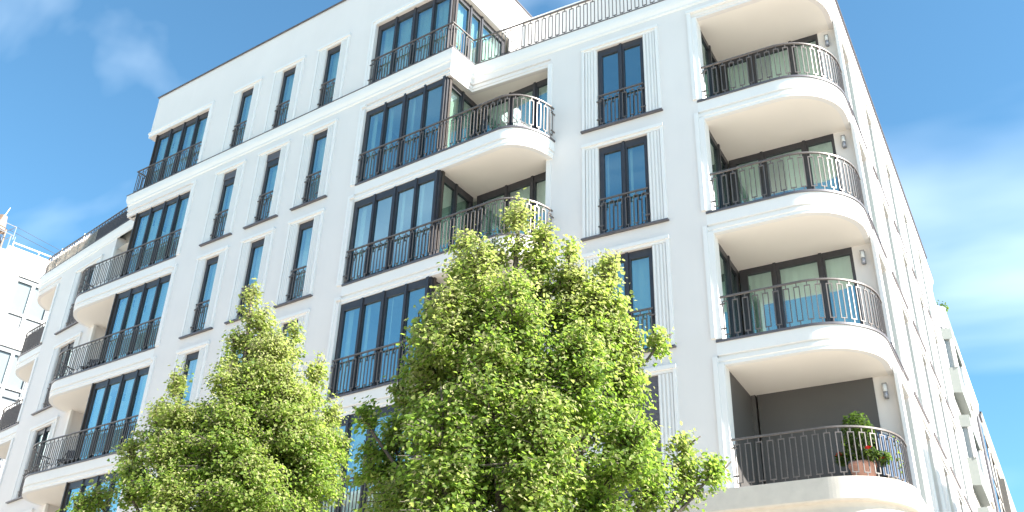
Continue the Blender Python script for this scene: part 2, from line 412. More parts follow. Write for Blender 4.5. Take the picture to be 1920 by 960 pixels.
NARROW = {'a': -13.18, 'b': -11.18, 'c': -9.18}
NW = .65
AX0, AX1 = -7.06, -4.04
BX0, BX1 = -17.72, -14.77
A_PANES = [(-6.93, -6.36), (-6.24, -5.66), (-5.47, -4.89), (-4.77, -4.19)]
B_PANES = [(-17.58, -17.02), (-16.90, -16.33), (-16.14, -15.57), (-15.45, -14.90)]
frame('AS', 'P', AX1, PY, PI/2)           # the glazed return of the right bay (faces the loggia, towards +x)
frame('BS', 'P', BX0, .25, -PI/2)         # the glazed return of the left bay (faces -x)
RW = 1.31

# front wall of the projecting middle block
holes = [(x, x+NW, FLOOR[r], HEAD[r]) for x in NARROW.values() for r in range(2, 7)]
wall_grid('P', BX1, AX0, 0, 20.10, PY, holes).build('front_wall', M_WALL, B)
top_holes = [(x, x+NW, FLOOR[1], HEAD[1]) for x in NARROW.values()] + [(-18.13, BX1, FLOOR[1], HEAD[1]), (AX0, -3.95, FLOOR[1], HEAD[1])]
m = MB(); tw = wall_grid('P', -18.13, -3.95, 20.46, 24.82, PY+.004, top_holes)
tw.build('top_floor_wall', M_WALL, B)
# roof edge, returns of the top floor, overhang soffits
m = MB()
m.poly([G('P', -3.95, PY+.004, HEAD[1]), G('P', -3.95, 6, HEAD[1]), G('P', -3.95, 6, 24.82), G('P', -3.95, PY+.004, 24.82)])
m.poly([G('P', -3.95, 1.42, 20.4), G('P', -3.95, 6, 20.4), G('P', -3.95, 6, HEAD[1]), G('P', -3.95, 1.42, HEAD[1])])
m.build('top_floor_return', M_WALL, B); m = MB()
m.poly([G('P', -18.13, PY+.004, HEAD[1]), G('P', -18.13, PY+.004, 24.82), G('P', -18.13, 6, 24.82), G('P', -18.13, 6, HEAD[1])])
m.poly([G('P', -17.72, .3, 20.4), G('P', -17.72, .3, HEAD[1]), G('P', -17.72, 6, HEAD[1]), G('P', -17.72, 6, 20.4)])
m.build('top_floor_return', M_WALL, B)
m = MB()
m.poly([G('P', -18.13, PY, HEAD[1]+.002), G('P', -18.13, 6, HEAD[1]+.002), G('P', BX1, 6, HEAD[1]+.002), G('P', BX1, PY, HEAD[1]+.002)][::-1])
m.build('overhang_soffit', M_SOFF, B); m = MB()
m.poly([G('P', AX0, PY, HEAD[1]+.002), G('P', AX0, 6, HEAD[1]+.002), G('P', -3.95, 6, HEAD[1]+.002), G('P', -3.95, PY, HEAD[1]+.002)][::-1])
m.build('overhang_soffit', M_SOFF, B)
m = MB()
rp_ = [xy(G('P', -18.13, 6)), xy(G('P', -18.13, PY)), xy(G('P', -3.95, PY)), xy(G('P', -3.95, 6))]
m.sweep(rp_, [(0, 24.82), (.05, 24.82), (.05, 24.85), (-.3, 24.87)]); m.build('roof_coping', M_COPE, B)
m = MB(); m.poly([(x, y, 24.78) for x, y in rp_][::-1]); m.build('roof', M_COPE, B)
# stepped trim under the top floor overhang, above the big windows
for a, b, ret in ((-18.13, BX1+.12, -1), (AX0-.12, -3.95, 1)):
    m = MB()
    pth = [xy(G('P', a, PY)), xy(G('P', b, PY))]
    pth = [xy(G('P', -18.13, .6))] + pth if ret < 0 else pth + [xy(G('P', -3.95, 1.9))]
    m.sweep(pth, [(0, HEAD[1]+.22), (.045, HEAD[1]+.21), (.045, HEAD[1]+.13), (.02, HEAD[1]+.12), (.02, HEAD[1]-.002), (-.02, HEAD[1]-.002)])
    m.build('overhang_trim', M_TRIM, B)

# cornice at the foot of the top floor, running over block, right wing and the corner, and the terrace edge
right_corner = ell('M', 4.5, 1.4, SX-4.5, 1.4, -90, 0, 36)
path_c = [xy(G('P', -18.3, .1)), xy(G('P', -18.3, PY-.0)), xy(G('P', -3.90, PY)), xy(G('M', -3.86, 0))] + right_corner + [xy(G('M', SX, 18.6))]
m = MB(); m.sweep(path_c, [(0, 20.02), (.035, 20.05), (.035, 20.12), (.075, 20.20), (.09, 20.28), (.09, 20.445)]); m.build('cornice', M_TRIM, B)
m = MB(); m.sweep(path_c, [(.088, 20.445), (.108, 20.445), (.108, 20.47), (-.4, 20.475)]); m.build('cornice_coping', M_COPE, B)
left_corner = ell('W', -5.5, 1.4, 1.4, 1.4, 180, 270, 30)
path_w = [xy(G('W', -6.9, 6))] + left_corner + [xy(G('W', 2.9, 0))]
m = MB(); m.sweep(path_w, [(0, 20.02), (.035, 20.05), (.035, 20.12), (.075, 20.20), (.09, 20.28), (.09, 20.445)]); m.build('cornice', M_TRIM, B)
m = MB(); m.sweep(path_w, [(.088, 20.445), (.108, 20.445), (.108, 20.47), (-.4, 20.475)]); m.build('cornice_coping', M_COPE, B)

# -- floor plates and inner core behind the glass
plan = [G('P', -17.55, -1.0), G('P', -4.25, -1.0), G('P', -4.15, .4), G('M', -1.25, .55), G('M', -1.2, .3), G('M', 2.5, .3), G('M', 2.6, 2.15), G('M', 5.3, 2.2), G('M', 5.5, 6), G('M', 5.5, 18.4), G('M', -4, 18.4), G('P', -17, 12), G('W', -3, 12), G('W', -3.6, .3), G('W', .3, .3), G('P', -17.6, .5)]
plan = [xy(p) for p in plan]
for r in range(2, 7):
    m = MB(); m.prism(plan, FLOOR[r]-.40, FLOOR[r]-.06); m.build('floor_plate', M_INT, B)
m = MB(); m.prism(plan, 20.0, 20.40); m.build('floor_plate', M_INT, B)
m = MB()
core = [G('P', -17.4, 3.2), G('P', -4.2, 3.2), G('M', -1.2, 3.6), G('M', 2.4, 3.6), G('M', 2.6, 5.2), G('M', 3.3, 5.2), G('M', 3.3, 18.4), G('W', -2.5, 10), G('W', -2.5, 3.2), G('W', 1, 3.2)]
m.prism([xy(p) for p in core], .1, 24.2)
for x in (-14.5, -12, -10, -7.4): m.box('P', x, x+.12, -1.0, 3.3, .1, 24.2)
m.box('M', -1.2, -1.05, .6, 3.7, .1, 20); m.box('M', 2.4, 2.55, .35, 3.7, .1, 20); m.box('M', 5.2, 5.3, 2.2, 6, .1, 20)
for y in (4.3, 7.4, 10.4, 13.4, 16.4): m.box('M', 3.3, 5.5, y, y+.12, .1, 20)
m.build('partition_wall', M_INT, B)

# -- the small tall windows with reeded jambs
for key, x in NARROW.items():
    for r in range(1, 6):
        c1 = (lambda k: (-1, .38)) if r > 2 else (lambda k: (1, 1.0))
        sh = .28 if (key in 'ab' and r == 2) else 0
        small_window('P', x, NW, r, PY + (.004 if r == 1 else 0), [(x+.10, x+NW-.09)], 4, .36, single=r <= 3, cur=c1, shutter=sh)

# -- the big windows, their glazed corners and balconies
def post(fr, x0, y0, z0, z1):
    m = MB()
    for k in range(3):
        m.box(fr, x0+k*.065, x0+k*.065+.045, y0+k*.05, y0+k*.05+.09, z0, z1)
    return m.build('corner_post', M_POST, B)
SLAB = [(0, -.03), (0, -.335), (-.05, -.345), (-.05, -.38), (-.015, -.39), (-.015, -.47), (-.035, -.48), (-.035, -.555), (-.16, -.555)]
def slab(path, z, back, prof=SLAB, name='balcony_slab'):
    m = MB(); m.sweep(path, [(o, z+dz) for o, dz in prof])
    low = offs(path, prof[-1][0])
    m.poly([(x, y, z+prof[-1][1]) for x, y in low + back], 1)
    m.poly([(x, y, z+prof[0][1]) for x, y in path + back], 2)
    o = m.build(name, [M_TRIM, M_SOFF, M_FLOOR], B)
    c = MB(); c.sweep(path, [(-.22, z-.03), (-.22, z+.005), (.03, z+.005), (.03, z-.045), (.0, z-.045)])
    c.build('slab_coping', M_COPE, o); return o

a_curve = ell('P', -2.2, -.13, .97, PY*-1-.13, -90, 0, 32)
b_curve = ell('P', -19.7, -.15, 1.25, 1.20, 180, 270, 30)
for r in range(1, 7):
    z0, z1 = FLOOR[r], HEAD[r] if r == 1 else FLOOR[r]+2.64
    cv = {2: ((-1, .30), (-1, .22), (-1, .26), (1, .10)), 3: ((-1, .32), (1, .12), (-1, .20), (-1, .15)), 4: ((-1, .26), (-1, .16), (-1, .14), (1, .2)), 5: ((-1, .6), (1, .9), (-1, .4), (1, .8)), 6: ((-1, .5),)*4}
    cur = (lambda k: (1, 1.0)) if r == 1 else (lambda k, c_=cv.get(r): c_[k % 4])
    # right bay
    glazing('P', AX0, AX1, z0, z1, PY+.18 - (.12 if r > 1 else .08), A_PANES, head=.21, curtain=cur)
    dep = 2.72 if r == 1 else 1.60
    sp = [(.22, .85), (1.02, 1.42), (1.58, 2.60)] if r == 1 else [(.25, .78), (.90, 1.48)]
    glazing('AS', .012, dep, z0, z1, .05, sp, head=.21, curtain=lambda k: (1, 1.0))
    post('P', AX1-.13, PY+.03, z0, z1)
    # left bay
    glazing('P', BX0, BX1, z0, z1, PY+.10, B_PANES, head=.21, curtain=(lambda k: (1, 1.0)) if r < 4 else (lambda k, r=r: ((-1, 1.0), (1, .6), (-1, .8), (1, 1.0))[(k+r) % 4]))
    glazing('BS', 0, 1.46, z0, z1, .05, [(.1, .7), (.82, 1.38)], head=.21)
    post('P', BX0-.02, PY+.04, z0, z1)
    # surrounds: left jamb of the right bay, right jamb of the left bay
    for x, s in ((AX0, -1), (BX1, 1)):
        m = MB()
        a, b = sorted((x+s*.18, x+s*.11)); m.box('P', a, b, PY-.05, PY+.02, z0, z1+.10)
        a, b = sorted((x+s*.11, x+s*.002)); m.box('P', a, b, PY-.025, PY+.3, z0, z1+.001)
        a, b = sorted((x+s*.18, x+s*-.02)); m.box('P', a, b, PY-.052, PY+.02, z1+.101, z1+.19)
        m.build('window_surround', M_TRIM, B)
        m = MB(); a, b = sorted((x+s*.003, x+s*.05)); m.box('P', a, b, PY+.01, PY+.3, z1-3.4, z0); m.build('wall_end', M_WALL, B)
    if r == 1:
        railing([xy(G('P', AX0+.02, PY-.03)), xy(G('P', -3.92, PY-.03)), xy(G('M', -3.90, -.03)), xy(G('M', 4.4, -.03))] + offs(right_corner, .03)[4:], z0+.02, True)
        railing([xy(G('P', -18.22, .1)), xy(G('P', -18.22, PY-.03)), xy(G('P', BX1-.02, PY-.03))], z0+.02, False)
    if r > 1 and r < 6:
        glazing('P', AX1+.08, -1.45, z0, z1, .25, [(-3.80, -3.05), (-2.90, -2.22), (-2.05, -1.55)], head=.21, curtain=lambda k: (1, (1.0, .7, 1.0)[k]))
        pa = [xy(G('P', AX0, PY)), xy(G('P', AX1, PY))] + a_curve
        bk = [xy(G('M', -1.24, .6)), xy(G('P', AX1-.3, .45)), xy(G('P', AX1-.3, PY+.2)), xy(G('P', AX0, PY+.2))]
        slab(pa, z0, bk)
        ra = [xy(G('P', AX0+.03, PY-.01))] + [xy(G('P', AX1, PY-.01))] + offs(a_curve, .01)[:-1]
        railing(ra, z0+.02, True)
        pb = b_curve + [xy(G('P', BX1, PY))]
        bk = [xy(G('P', BX1, PY+.2)), xy(G('P', BX0+.3, PY+.2)), xy(G('P', BX0+.3, .45)), xy(G('P', -20.95, .4))]
        slab(pb, z0, bk)
        rb = offs(b_curve, .01)[1:] + [xy(G('P', BX1-.03, PY-.01))]
        railing(rb, z0+.02, False)
# slab over the second row (foot of the top floor): deep band across bays and recesses
TOPB = [(0, 20.10), (0, 19.82), (-.05, 19.81), (-.05, 19.775), (-.015, 19.765), (-.015, 19.67), (-.035, 19.66), (-.035, 19.585), (-.16, 19.585)]
m = MB()
pt = [xy(G('P', AX0, PY)), xy(G('P', -3.90, PY)), xy(G('M', -3.86, 0)), xy(G('M', -1.38, 0))]
m.sweep(pt, TOPB)
m.poly([(x, y, 19.585) for x, y in offs(pt, -.16)[:2] + [xy(G('M', -4.0, .15)), xy(G('M', -1.38, .15)), xy(G('M', -1.38, .7)), xy(G('P', AX0, .5))]], 1)
m.build('top_floor_band', [M_WALL, M_SOFF], B); m = MB()
pt = [xy(G('P', -18.3, .1)), xy(G('P', -18.3, PY)), xy(G('P', BX1, PY))]
m.sweep(pt, TOPB)
m.poly([(x, y, 19.585) for x, y in [xy(G('P', -18.14, .4)), xy(G('P', -18.14, PY+.1)), xy(G('P', BX1+.18, PY+.1)), xy(G('P', BX1+.18, .4))]], 1)
m.poly([(x, y, 19.60) for x, y in [xy(G('W', .48, .1)), xy(G('W', 2.9, .1)), xy(G('P', -18.2, .5)), xy(G('P', -20.8, .6))]], 1)
m.build('top_floor_band', [M_WALL, M_SOFF], B)

# -- right wing: wall with R windows between the bay recess and the corner loggia
LX0 = 2.64
holes = [(0, RW, FLOOR[r], HEAD[r]) for r in range(2, 6)]
wall_grid('M', -1.38, LX0, 7.32, 20.10, 0, holes).build('right_wing_wall', M_WALL, B)
m = MB()
m.poly([G('M', -1.38, 0, 0), G('M', -1.38, 0, 20.1), G('M', -1.38, .6, 20.1), G('M', -1.38, .6, 0)][::-1]); m.build('recess_return', M_WALL, B)
m = MB()                                                   # trim strip on the recess edge
for r in range(2, 6):
    m = MB(); m.box('M', -1.45, -1.32, -.03, .05, FLOOR[r]+.02, FLOOR[r]+2.64); m.build('recess_trim', M_TRIM, B)
for r in range(2, 6):
    cur = {2: lambda k: (-1, .0), 3: lambda k: (-1, .12), 4: lambda k: (1, (.5, 1.0)[k]), 5: lambda k: (-1, 0)}[r]
    small_window('M', 0, RW, r, 0, [(.13, .58), (.75, 1.20)], 4, .42, True, cur, shutter=(2.55 if r == 5 else 0), rail=r < 5)

# -- corner loggias
L_front = [xy(G('M', LX0, 0)), xy(G('M', 4.5, 0))] + right_corner[1:]
KY = 1.95
frame('LS', 'M', 2.76, 0, PI/2)
for r in range(2, 6):
    z0 = FLOOR[r]-.06; zc = (19.585 if r == 2 else FLOOR[r-1]-.06-.555)
    pth = [xy(G('M', LX0, 0)), xy(G('M', 4.5, 0))] + right_corner[1:] + [xy(G('M', SX, 3.15))]
    bk = [xy(G('M', SX-.3, 3.15)), xy(G('M', SX-.3, KY+.1)), xy(G('M', LX0, KY+.1))]
    if r < 5:
        sl = slab(pth, z0, bk)
        if r == 2:
            pass
    # back glazing, left glazing or panels
    if r < 5:
        glazing('M', 2.76, 5.37, z0, zc+.02, KY, [(2.94, 3.50), (3.70, 4.57), (4.74, 5.30)], head=.18, curtain=(lambda k: (1, 1.0)) if r == 4 else (lambda k: ((1, 1.0), (1, .55), (-1, 1.0))[k]))
        glazing('LS', .36, KY-.002, z0, zc+.02, .03, [(.50, 1.12), (1.24, 1.84)], head=.18)
    else:
        w_ = MB(); w_.box('M', 2.90, 5.37, KY-.02, KY+.06, z0, zc+.02); w_.box('M', 2.76, 2.86, KY-.05, KY+.06, z0, zc+.02)
        w_.build('loggia_panel', M_PANEL, B)
        w_ = MB(); w_.box('LS', .30, KY-.06, .0, .08, z0, zc+.02); w_.build('loggia_panel', M_PANEL, B)
    m = MB()                                               # jamb at the left of the loggia: stepped trim
    m.box('M', LX0-.10, LX0+.0, -.045, .05, z0+.05, zc+.18); m.box('M', LX0+.002, LX0+.13, -.018, .34, z0+.03, zc+.02)
    m.build('loggia_jamb', M_TRIM, B)
    m = MB(); m.box('M', LX0-.115, 4.5, -.06, .02, zc+.18, zc+.27)
    if r == 2: m.build('loggia_trim', M_TRIM, B)
    # end pier with the lamp
    m = MB(); m.box('M', 5.37, SX-.001, KY, KY+.5, z0, zc+.02); m.build('loggia_pier', M_WALL, B)
    lz = z0+2.15
    lp = MB(); lp.box('M', 5.55, 5.63, KY-.03, KY-.001, lz-.02, lz+.30); lp.box('M', 5.54, 5.64, KY-.12, KY-.031, lz+.27, lz+.30)
    lamp = lp.build('wall_lamp', M_ALU, B)
    q = MB(); q.tube([G('M', 5.59, KY-.085, lz+.11), G('M', 5.59, KY-.085, lz+.268)], [.045, .045], 12); q.build('lamp_glass', M_LAMPG, lamp, True)
    q = MB(); q.tube([G('M', 5.59, KY-.085, lz-.02), G('M', 5.59, KY-.085, lz+.108)], [.048, .048], 12); q.build('lamp_base', M_STEEL, lamp, True)
    rl = [xy(G('M', LX0+.14, .03)), xy(G('M', 4.5, .03))] + offs(right_corner, -.03)[1:] + [xy(G('M', SX-.03, KY-.02))]
    railing(rl, z0+.03, True)
# slab band over the second-row loggia
m = MB(); pth = [xy(G('M', LX0, 0)), xy(G('M', 4.5, 0))] + right_corner[1:] + [xy(G('M', SX, KY+.2))]
m.sweep(pth, TOPB); m.poly([(x, y, 19.585) for x, y in offs(pth, -.16) + [xy(G('M', LX0-.1, KY+.2))]], 1)
m.build('top_floor_band', [M_WALL, M_SOFF], B)

# -- stone base under the fifth row
base_path = [xy(G('M', -1.5, 0)), xy(G('M', 4.5, 0))] + right_corner[1:] + [xy(G('M', SX, 2.6))]
m = MB(); m.sweep(base_path, [(-.25, 7.34), (.075, 7.34), (.075, 6.93), (.055, 6.90), (-.03, 6.88), (-.05, 6.84), (-.06, 6.80), (-.06, 0)])
m.poly([(x, y, 7.335) for x, y in offs(base_path, -.2) + [xy(G('M', -1.3, 2.5))]], 1)
m.build('stone_base', [M_STONE, M_FLOOR], B)
m = MB()
for r in (1,): pass
for a in ((AX0-.2, AX1, PY+.02, PY+.3, 0, 4.1), (BX0, BX1+.2, PY+.02, PY+.3, 0, 4.1), (AX1, -1.3, .25, .5, 0, 7.3)):
    m = MB(); m.box('P', *a); m.build('lower_wall', M_WALL, B)

# -- side street facade
holes = []; sx0 = [2.12 + 3.02*k for k in range(5)]; SEND = 18.6
for r in range(2, 6):
    for x in sx0: holes.append((x, x+RW, FLOOR[r], HEAD[r]))
wall_grid('S', KY+.0, SEND, 2.4, 21.35, 0, holes).build('side_wall', M_WALL, B)
m = MB(); m.sweep([xy(G('M', SX, 1.2)), xy(G('M', SX, 18.6))], [(-.3, 21.37), (.05, 21.37), (.05, 21.33), (0, 21.33)]); m.build('parapet_coping', M_COPE, B)
m = MB(); m.poly([G('M', SX-.3, 1.2, 20.4), G('M', SX-.3, 18.6, 20.4), G('M', SX-.3, 18.6, 21.35), G('M', SX-.3, 1.2, 21.35)])
m.poly([G('M', SX, 1.2, 20.4), G('M', SX, KY, 20.4), G('M', SX, KY, 21.35), G('M', SX, 1.2, 21.35)])
m.poly([G('M', SX-.3, 1.2, 20.4), G('M', SX, 1.2, 20.4), G('M', SX, 1.2, 21.35), G('M', SX-.3, 1.2, 21.35)]); m.build('roof_parapet', M_WALL, B)
for r in range(2, 6):
    for k, x in enumerate(sx0):
        small_window('S', x, RW, r, 0, [(x+.13, x+.58), (x+.75, x+1.20)], 4, .42, single=False, cur=lambda k: (1, 1.0), rail=False, sd=.05)
m = MB(); m.sweep([xy(G('M', SX, 2.6)), xy(G('M', SX, 18.6))], [(.0, 7.30), (.06, 7.28), (.06, 6.93), (0, 6.90)]); m.build('side_band', M_STONE, B)

# -- penthouse wall behind the right terrace
m = MB(); m.box('M', -3.9, 4.6, 2.6, 2.9, 20.4, 24.25); m.build('penthouse_wall', M_WALL, B)
m = MB(); m.box('M', -3.95, 4.7, 2.52, 2.95, 24.25, 24.31); m.build('parapet_coping', M_TRIM, B)
m = MB(); m.box('P', -3.9, -3.45, 1.9, 2.3, 20.4, 22.95); m.build('vent_shaft', M_WALL, B)
m = MB(); m.poly([(x, y, 20.43) for x, y in [xy(G('P', -4, .8)), xy(G('M', -3.86, 0.02)), xy(G('M', 4.5, .02)), xy(G('M', 5.6, 1.2)), xy(G('M', 5.6, 6)), xy(G('P', -4, 6))]]); m.build('terrace_floor', M_FLOOR, B)
m = MB(); m.poly([(x, y, 20.43) for x, y in [xy(G('W', -6.8, 6))] + offs(left_corner, -.05) + [xy(G('W', 3, .02)), xy(G('P', -17.7, 6))]]); m.build('terrace_floor', M_FLOOR, B)

# -- left wing
WW0, WW1 = -1.98, -.73
holes = [(WW0, WW1, FLOOR[r], HEAD[r]-.15) for r in range(2, 6)]
wall_grid('W', -3.76, .48, 0, 20.10, 0, holes).build('left_wing_wall', M_WALL, B)
for r in range(2, 6):
    z0, z1 = FLOOR[r], HEAD[r]-.15
    glazing('W', WW0, WW1, z0, z1, .06, [(WW0+.12, WW0+.56), (WW0+.70, WW1-.10)], head=.18, curtain=lambda k: (-1, (0, .4)[k]))
    surround('W', WW0, WW1, z0, z1, 0, .40, 4); sill('W', WW0-.66, WW1+.42, z0, 0)
    railing([xy(G('W', WW0+.03, -.015)), xy(G('W', WW1-.03, -.015))], z0+.02, False)
    s_ = MB(); s_.box('W', WW0+.04, WW1-.04, .018, .026, z0+.08, z0+.9); s_.build('dark_screen', M_SCREEN, B)
m = MB(); m.poly([G('W', .48, 0, 0), G('W', .48, .8, 0), G('W', .48, .8, 20.1), G('W', .48, 0, 20.1)]); m.build('recess_return', M_WALL, B)
m = MB()
for r in range(2, 6):
    m = MB(); m.box('W', .40, .56, -.03, .06, FLOOR[r]+.02, FLOOR[r]+2.64); m.build('recess_trim', M_TRIM, B)
m = MB(); m.box('P', -20.75, BX0+.02, .30, .5, 0, 20.1); m.build('recess_wall', M_WALL, B)
for r in range(3, 6):                                      # goose-neck lamps on the recess wall of the left balconies
    lz = FLOOR[r]+1.95; lp = MB()
    lp.tube([G('P', -18.75, .29, lz+.25), G('P', -18.75, .18, lz+.34), G('P', -18.75, .08, lz+.32), G('P', -18.75, .04, lz+.15)], [.016]*4, 6)
    lp.tube([G('P', -18.75, .04, lz+.16), G('P', -18.75, .04, lz+.06), G('P', -18.75, .04, lz-.04)], [.02, .06, .09], 10)
    lp.box('P', -18.81, -18.69, .27, .299, lz+.12, lz+.34); lp.build('wall_lamp', M_FRAME, B, True)
W_front = left_corner[1:] + [xy(G('W', -3.76, 0))]
for r in range(2, 7):
    z0 = FLOOR[r]-.06
    pth = [xy(G('W', -6.9, 3.1))] + left_corner + [xy(G('W', -3.76, 0))]
    if r < 6: slab(pth, z0, [xy(G('W', -3.76, 2.0)), xy(G('W', -6.6, 2.0)), xy(G('W', -6.6, 3.1))])
    rl = [xy(G('W', -6.87, 1.9))] + offs(left_corner, -.03)[1:] + [xy(G('W', -3.80, .03))]
    if r < 6:
        railing(rl, z0+.03, False)
        s_ = MB(); rs = offs(rl, -.06)
        s_.sweep(rs, [(0, z0+.10), (0, z0+.93), (-.01, z0+.93), (-.01, z0+.10)]); s_.build('dark_screen', M_SCREEN, B)
    m = MB(); m.box('W', -3.90, -3.762, -.04, .10, z0+.05, z0+2.6); m.build('loggia_jamb', M_TRIM, B)
m = MB(); pth = [xy(G('W', -6.9, 3.1))] + left_corner + [xy(G('W', -3.76, 0))]
m.sweep(pth, TOPB); m.poly([(x, y, 19.585) for x, y in offs(pth, -.16) + [xy(G('W', -3.70, 2.2)), xy(G('W', -6.6, 2.2))]], 1); m.build('top_floor_band', [M_WALL, M_SOFF], B)
m = MB(); m.box('W', -6.88, -3.762, 1.98, 2.2, 0, 20.1); m.box('W', -3.74, -3.60, .02, 2.2, 0, 20.1); m.build('loggia_back_wall', M_WALL, B)
m = MB(); m.box('W', -6.9, -6.7, 2.2, 14, 0, 20.1); m.build('far_side_wall', M_WALL, B)
for r in range(2, 6): glazing('W', -6.0, -4.2, FLOOR[r], HEAD[r], 1.90, [(-5.88, -5.2), (-5.05, -4.32)], head=.18)
# left terrace railing with its screens
tr = offs(left_corner, -.02)[6:] + [xy(G('W', 2.75, .02))]
railing(tr, 20.50, False, H=.88)
m = MB(); w0, w1 = -5.4, -1.72                               # reed fence: one cane after another, behind the rail
x = w0
while x < w1:
    d = .045+random.random()*.03
    m.box('W', x, x+d-.008, .075+random.random()*.012, .105, 20.49, 21.22+random.random()*.09); x += d
for k in range(10):
    a = math.radians(208+k*6.2); px, py = -5.5+1.30*math.cos(a), 1.4+1.30*math.sin(a)
    m.box('W', px-.06, px+.06, py, py+.03, 20.49, 21.24+random.random()*.06)
m.build('reed_screen', M_BAMBOO, B, kind='stuff')
m = MB(); m.box('W', -1.70, 2.7, .085, .10, 20.52, 21.30); m.build('dark_screen', M_SCREEN, B)  # dark sheet standing for the reed fence's stretch in the block's shadow
for x in (-4.95, -3.05):
    m = MB(); m.tube([G('W', x, .14, 20.45), G('W', x, .14, 21.62)], [.022, .022], 8); m.build('screen_post', M_TRIM, B)

far_bal.build('baluster', M_RAIL, B, kind='stuff')

# ------------------------------------------------------------------ things on the balconies
def leaf_cloud(n, fn, size, mats, name, parent, bract=0.0, up=.6, kind='stuff', ratio=.85):
    """n folded heart-shaped leaves; fn(n) -> centres (n,3), outward directions (n,3), material ids"""
    c, od, mi = fn(n)
    n = len(c)
    nrm = od*.75 + np.array([0, 0, up]) + rng.normal(0, .42, (n, 3)); nrm /= np.linalg.norm(nrm, axis=1)[:, None]
    ax = od*.6 + np.array([0, 0, -.55]) + rng.normal(0, .5, (n, 3)); ax -= nrm*(ax*nrm).sum(1)[:, None]; ax /= np.linalg.norm(ax, axis=1)[:, None]
    sd_ = np.cross(nrm, ax); s = (size*(.65+.7*rng.random(n)))[:, None]
    w = np.where((mi == 3)[:, None], .26, ratio*.5)
    def P(l, q, h): return c + ax*s*l + sd_*s*q*w*2 + nrm*s*h
    vs = np.stack([P(0, 0, 0), P(.12, .5, .10), P(.55, .42, .10), P(1.0, 0, -.08), P(.55, -.42, .10), P(.12, -.5, .10)], 1).reshape(-1, 3)
    me = bpy.data.meshes.new(name)
    base = np.arange(n)[:, None]*6
    f = np.concatenate([base+np.array([0, 1, 2, 3]), base+np.array([0, 3, 4, 5])], 1).reshape(-1)
    me.vertices.add(n*6); me.vertices.foreach_set('co', vs.astype(np.float32).ravel())
    me.loops.add(len(f)); me.loops.foreach_set('vertex_index', f.astype(np.int32))
    me.polygons.add(n*2); me.polygons.foreach_set('loop_start', np.arange(n*2, dtype=np.int32)*4); me.polygons.foreach_set('loop_total', np.full(n*2, 4, np.int32))
    for q in mats: me.materials.append(q)
    me.polygons.foreach_set('material_index', np.repeat(mi, 2).astype(np.int32))
    me.update(calc_edges=True); me.validate()
    return link(name, me, parent, kind)

def lathe(m, fr, x, y, prof, n=20):
    g = G(fr, x, y)
    vs = [(g[0]+r*math.cos(2*PI*k/n), g[1]+r*math.sin(2*PI*k/n), z) for r, z in prof for k in range(n)]
    m.add(vs, [(i*n+k, i*n+(k+1) % n, (i+1)*n+(k+1) % n, (i+1)*n+k) for i in range(len(prof)-1) for k in range(n)])
zf = 7.345
gp = G('M', 5.12, .60)
pt_ = thing('potted_shrub', 'bushy green shrub with red geraniums in a terracotta pot on the lowest balcony', 'potted plant', (0, 0, 0))
m = MB(); lathe(m, 'M', 5.12, .60, [(0, zf), (.17, zf), (.20, zf+.02), (.24, zf+.30), (.262, zf+.31), (.267, zf+.37), (.24, zf+.375), (.225, zf+.34), (0, zf+.33)], 24); m.build('pot', M_TERRA, pt_, True)
def shrub(n):
    u = rng.random(n); th = rng.random(n)*2*PI; ph = np.arccos(1-2*rng.random(n))
    d = np.stack([np.sin(ph)*np.cos(th), np.sin(ph)*np.sin(th), np.cos(ph)], 1)
    r = (.55+.45*u**.5)[:, None]
    c = np.array([gp[0], gp[1], zf+.90]) + d*r*np.array([.30, .30, .54]) + rng.normal(0, .02, (n, 3))
    return c, d, rng.choice([0, 1, 2], n, p=[.45, .25, .3])
leaf_cloud(1500, shrub, .052, [L_S, L_T, L_S, L_D], 'foliage', pt_)
m = MB()
for k in range(9):
    a = k*.7; m.tube([(gp[0], gp[1], zf+.3), (gp[0]+.1*math.cos(a), gp[1]+.1*math.sin(a), zf+.6), (gp[0]+.25*math.cos(a), gp[1]+.25*math.sin(a), zf+1.0)], [.012, .009, .004], 5)
m.build('stem', M_BARK, pt_)
def ger(n):
    k = rng.integers(0, 3, n); cs = np.array([[-.33, -.12, .50], [.26, -.24, .47], [.42, -.05, .42]])
    d = rng.normal(0, 1, (n, 3)); d /= np.linalg.norm(d, axis=1)[:, None]
    return np.array([gp[0], gp[1], zf]) + cs[k] + d*(.13*rng.random(n)**.4)[:, None], d, rng.choice([0, 2], n)
leaf_cloud(500, ger, .06, [L_T, L_T, L_S, L_D], 'foliage', pt_)
for dx, dy, dz in ((-.36, -.20, .56), (.24, -.33, .56), (.40, -.12, .38)):
    m = MB()
    for k in range(22):
        th, ph = random.random()*2*PI, math.acos(1-2*random.random()); r = .058
        c = Vector((gp[0]+dx, gp[1]+dy, zf+dz)) + Vector((math.sin(ph)*math.cos(th), math.sin(ph)*math.sin(th), math.cos(ph)*.8))*r*(.5+.5*random.random())
        for j in range(4):
            a0 = j*PI/2+k; u = Vector((math.cos(a0), math.sin(a0), .3))*.022; w = Vector((-math.sin(a0), math.cos(a0), .1))*.012
            m.add([c, c+u*.6+w, c+u, c+u*.6-w], [(0, 1, 2, 3)])
    m.build('flower_head', M_RED, pt_)
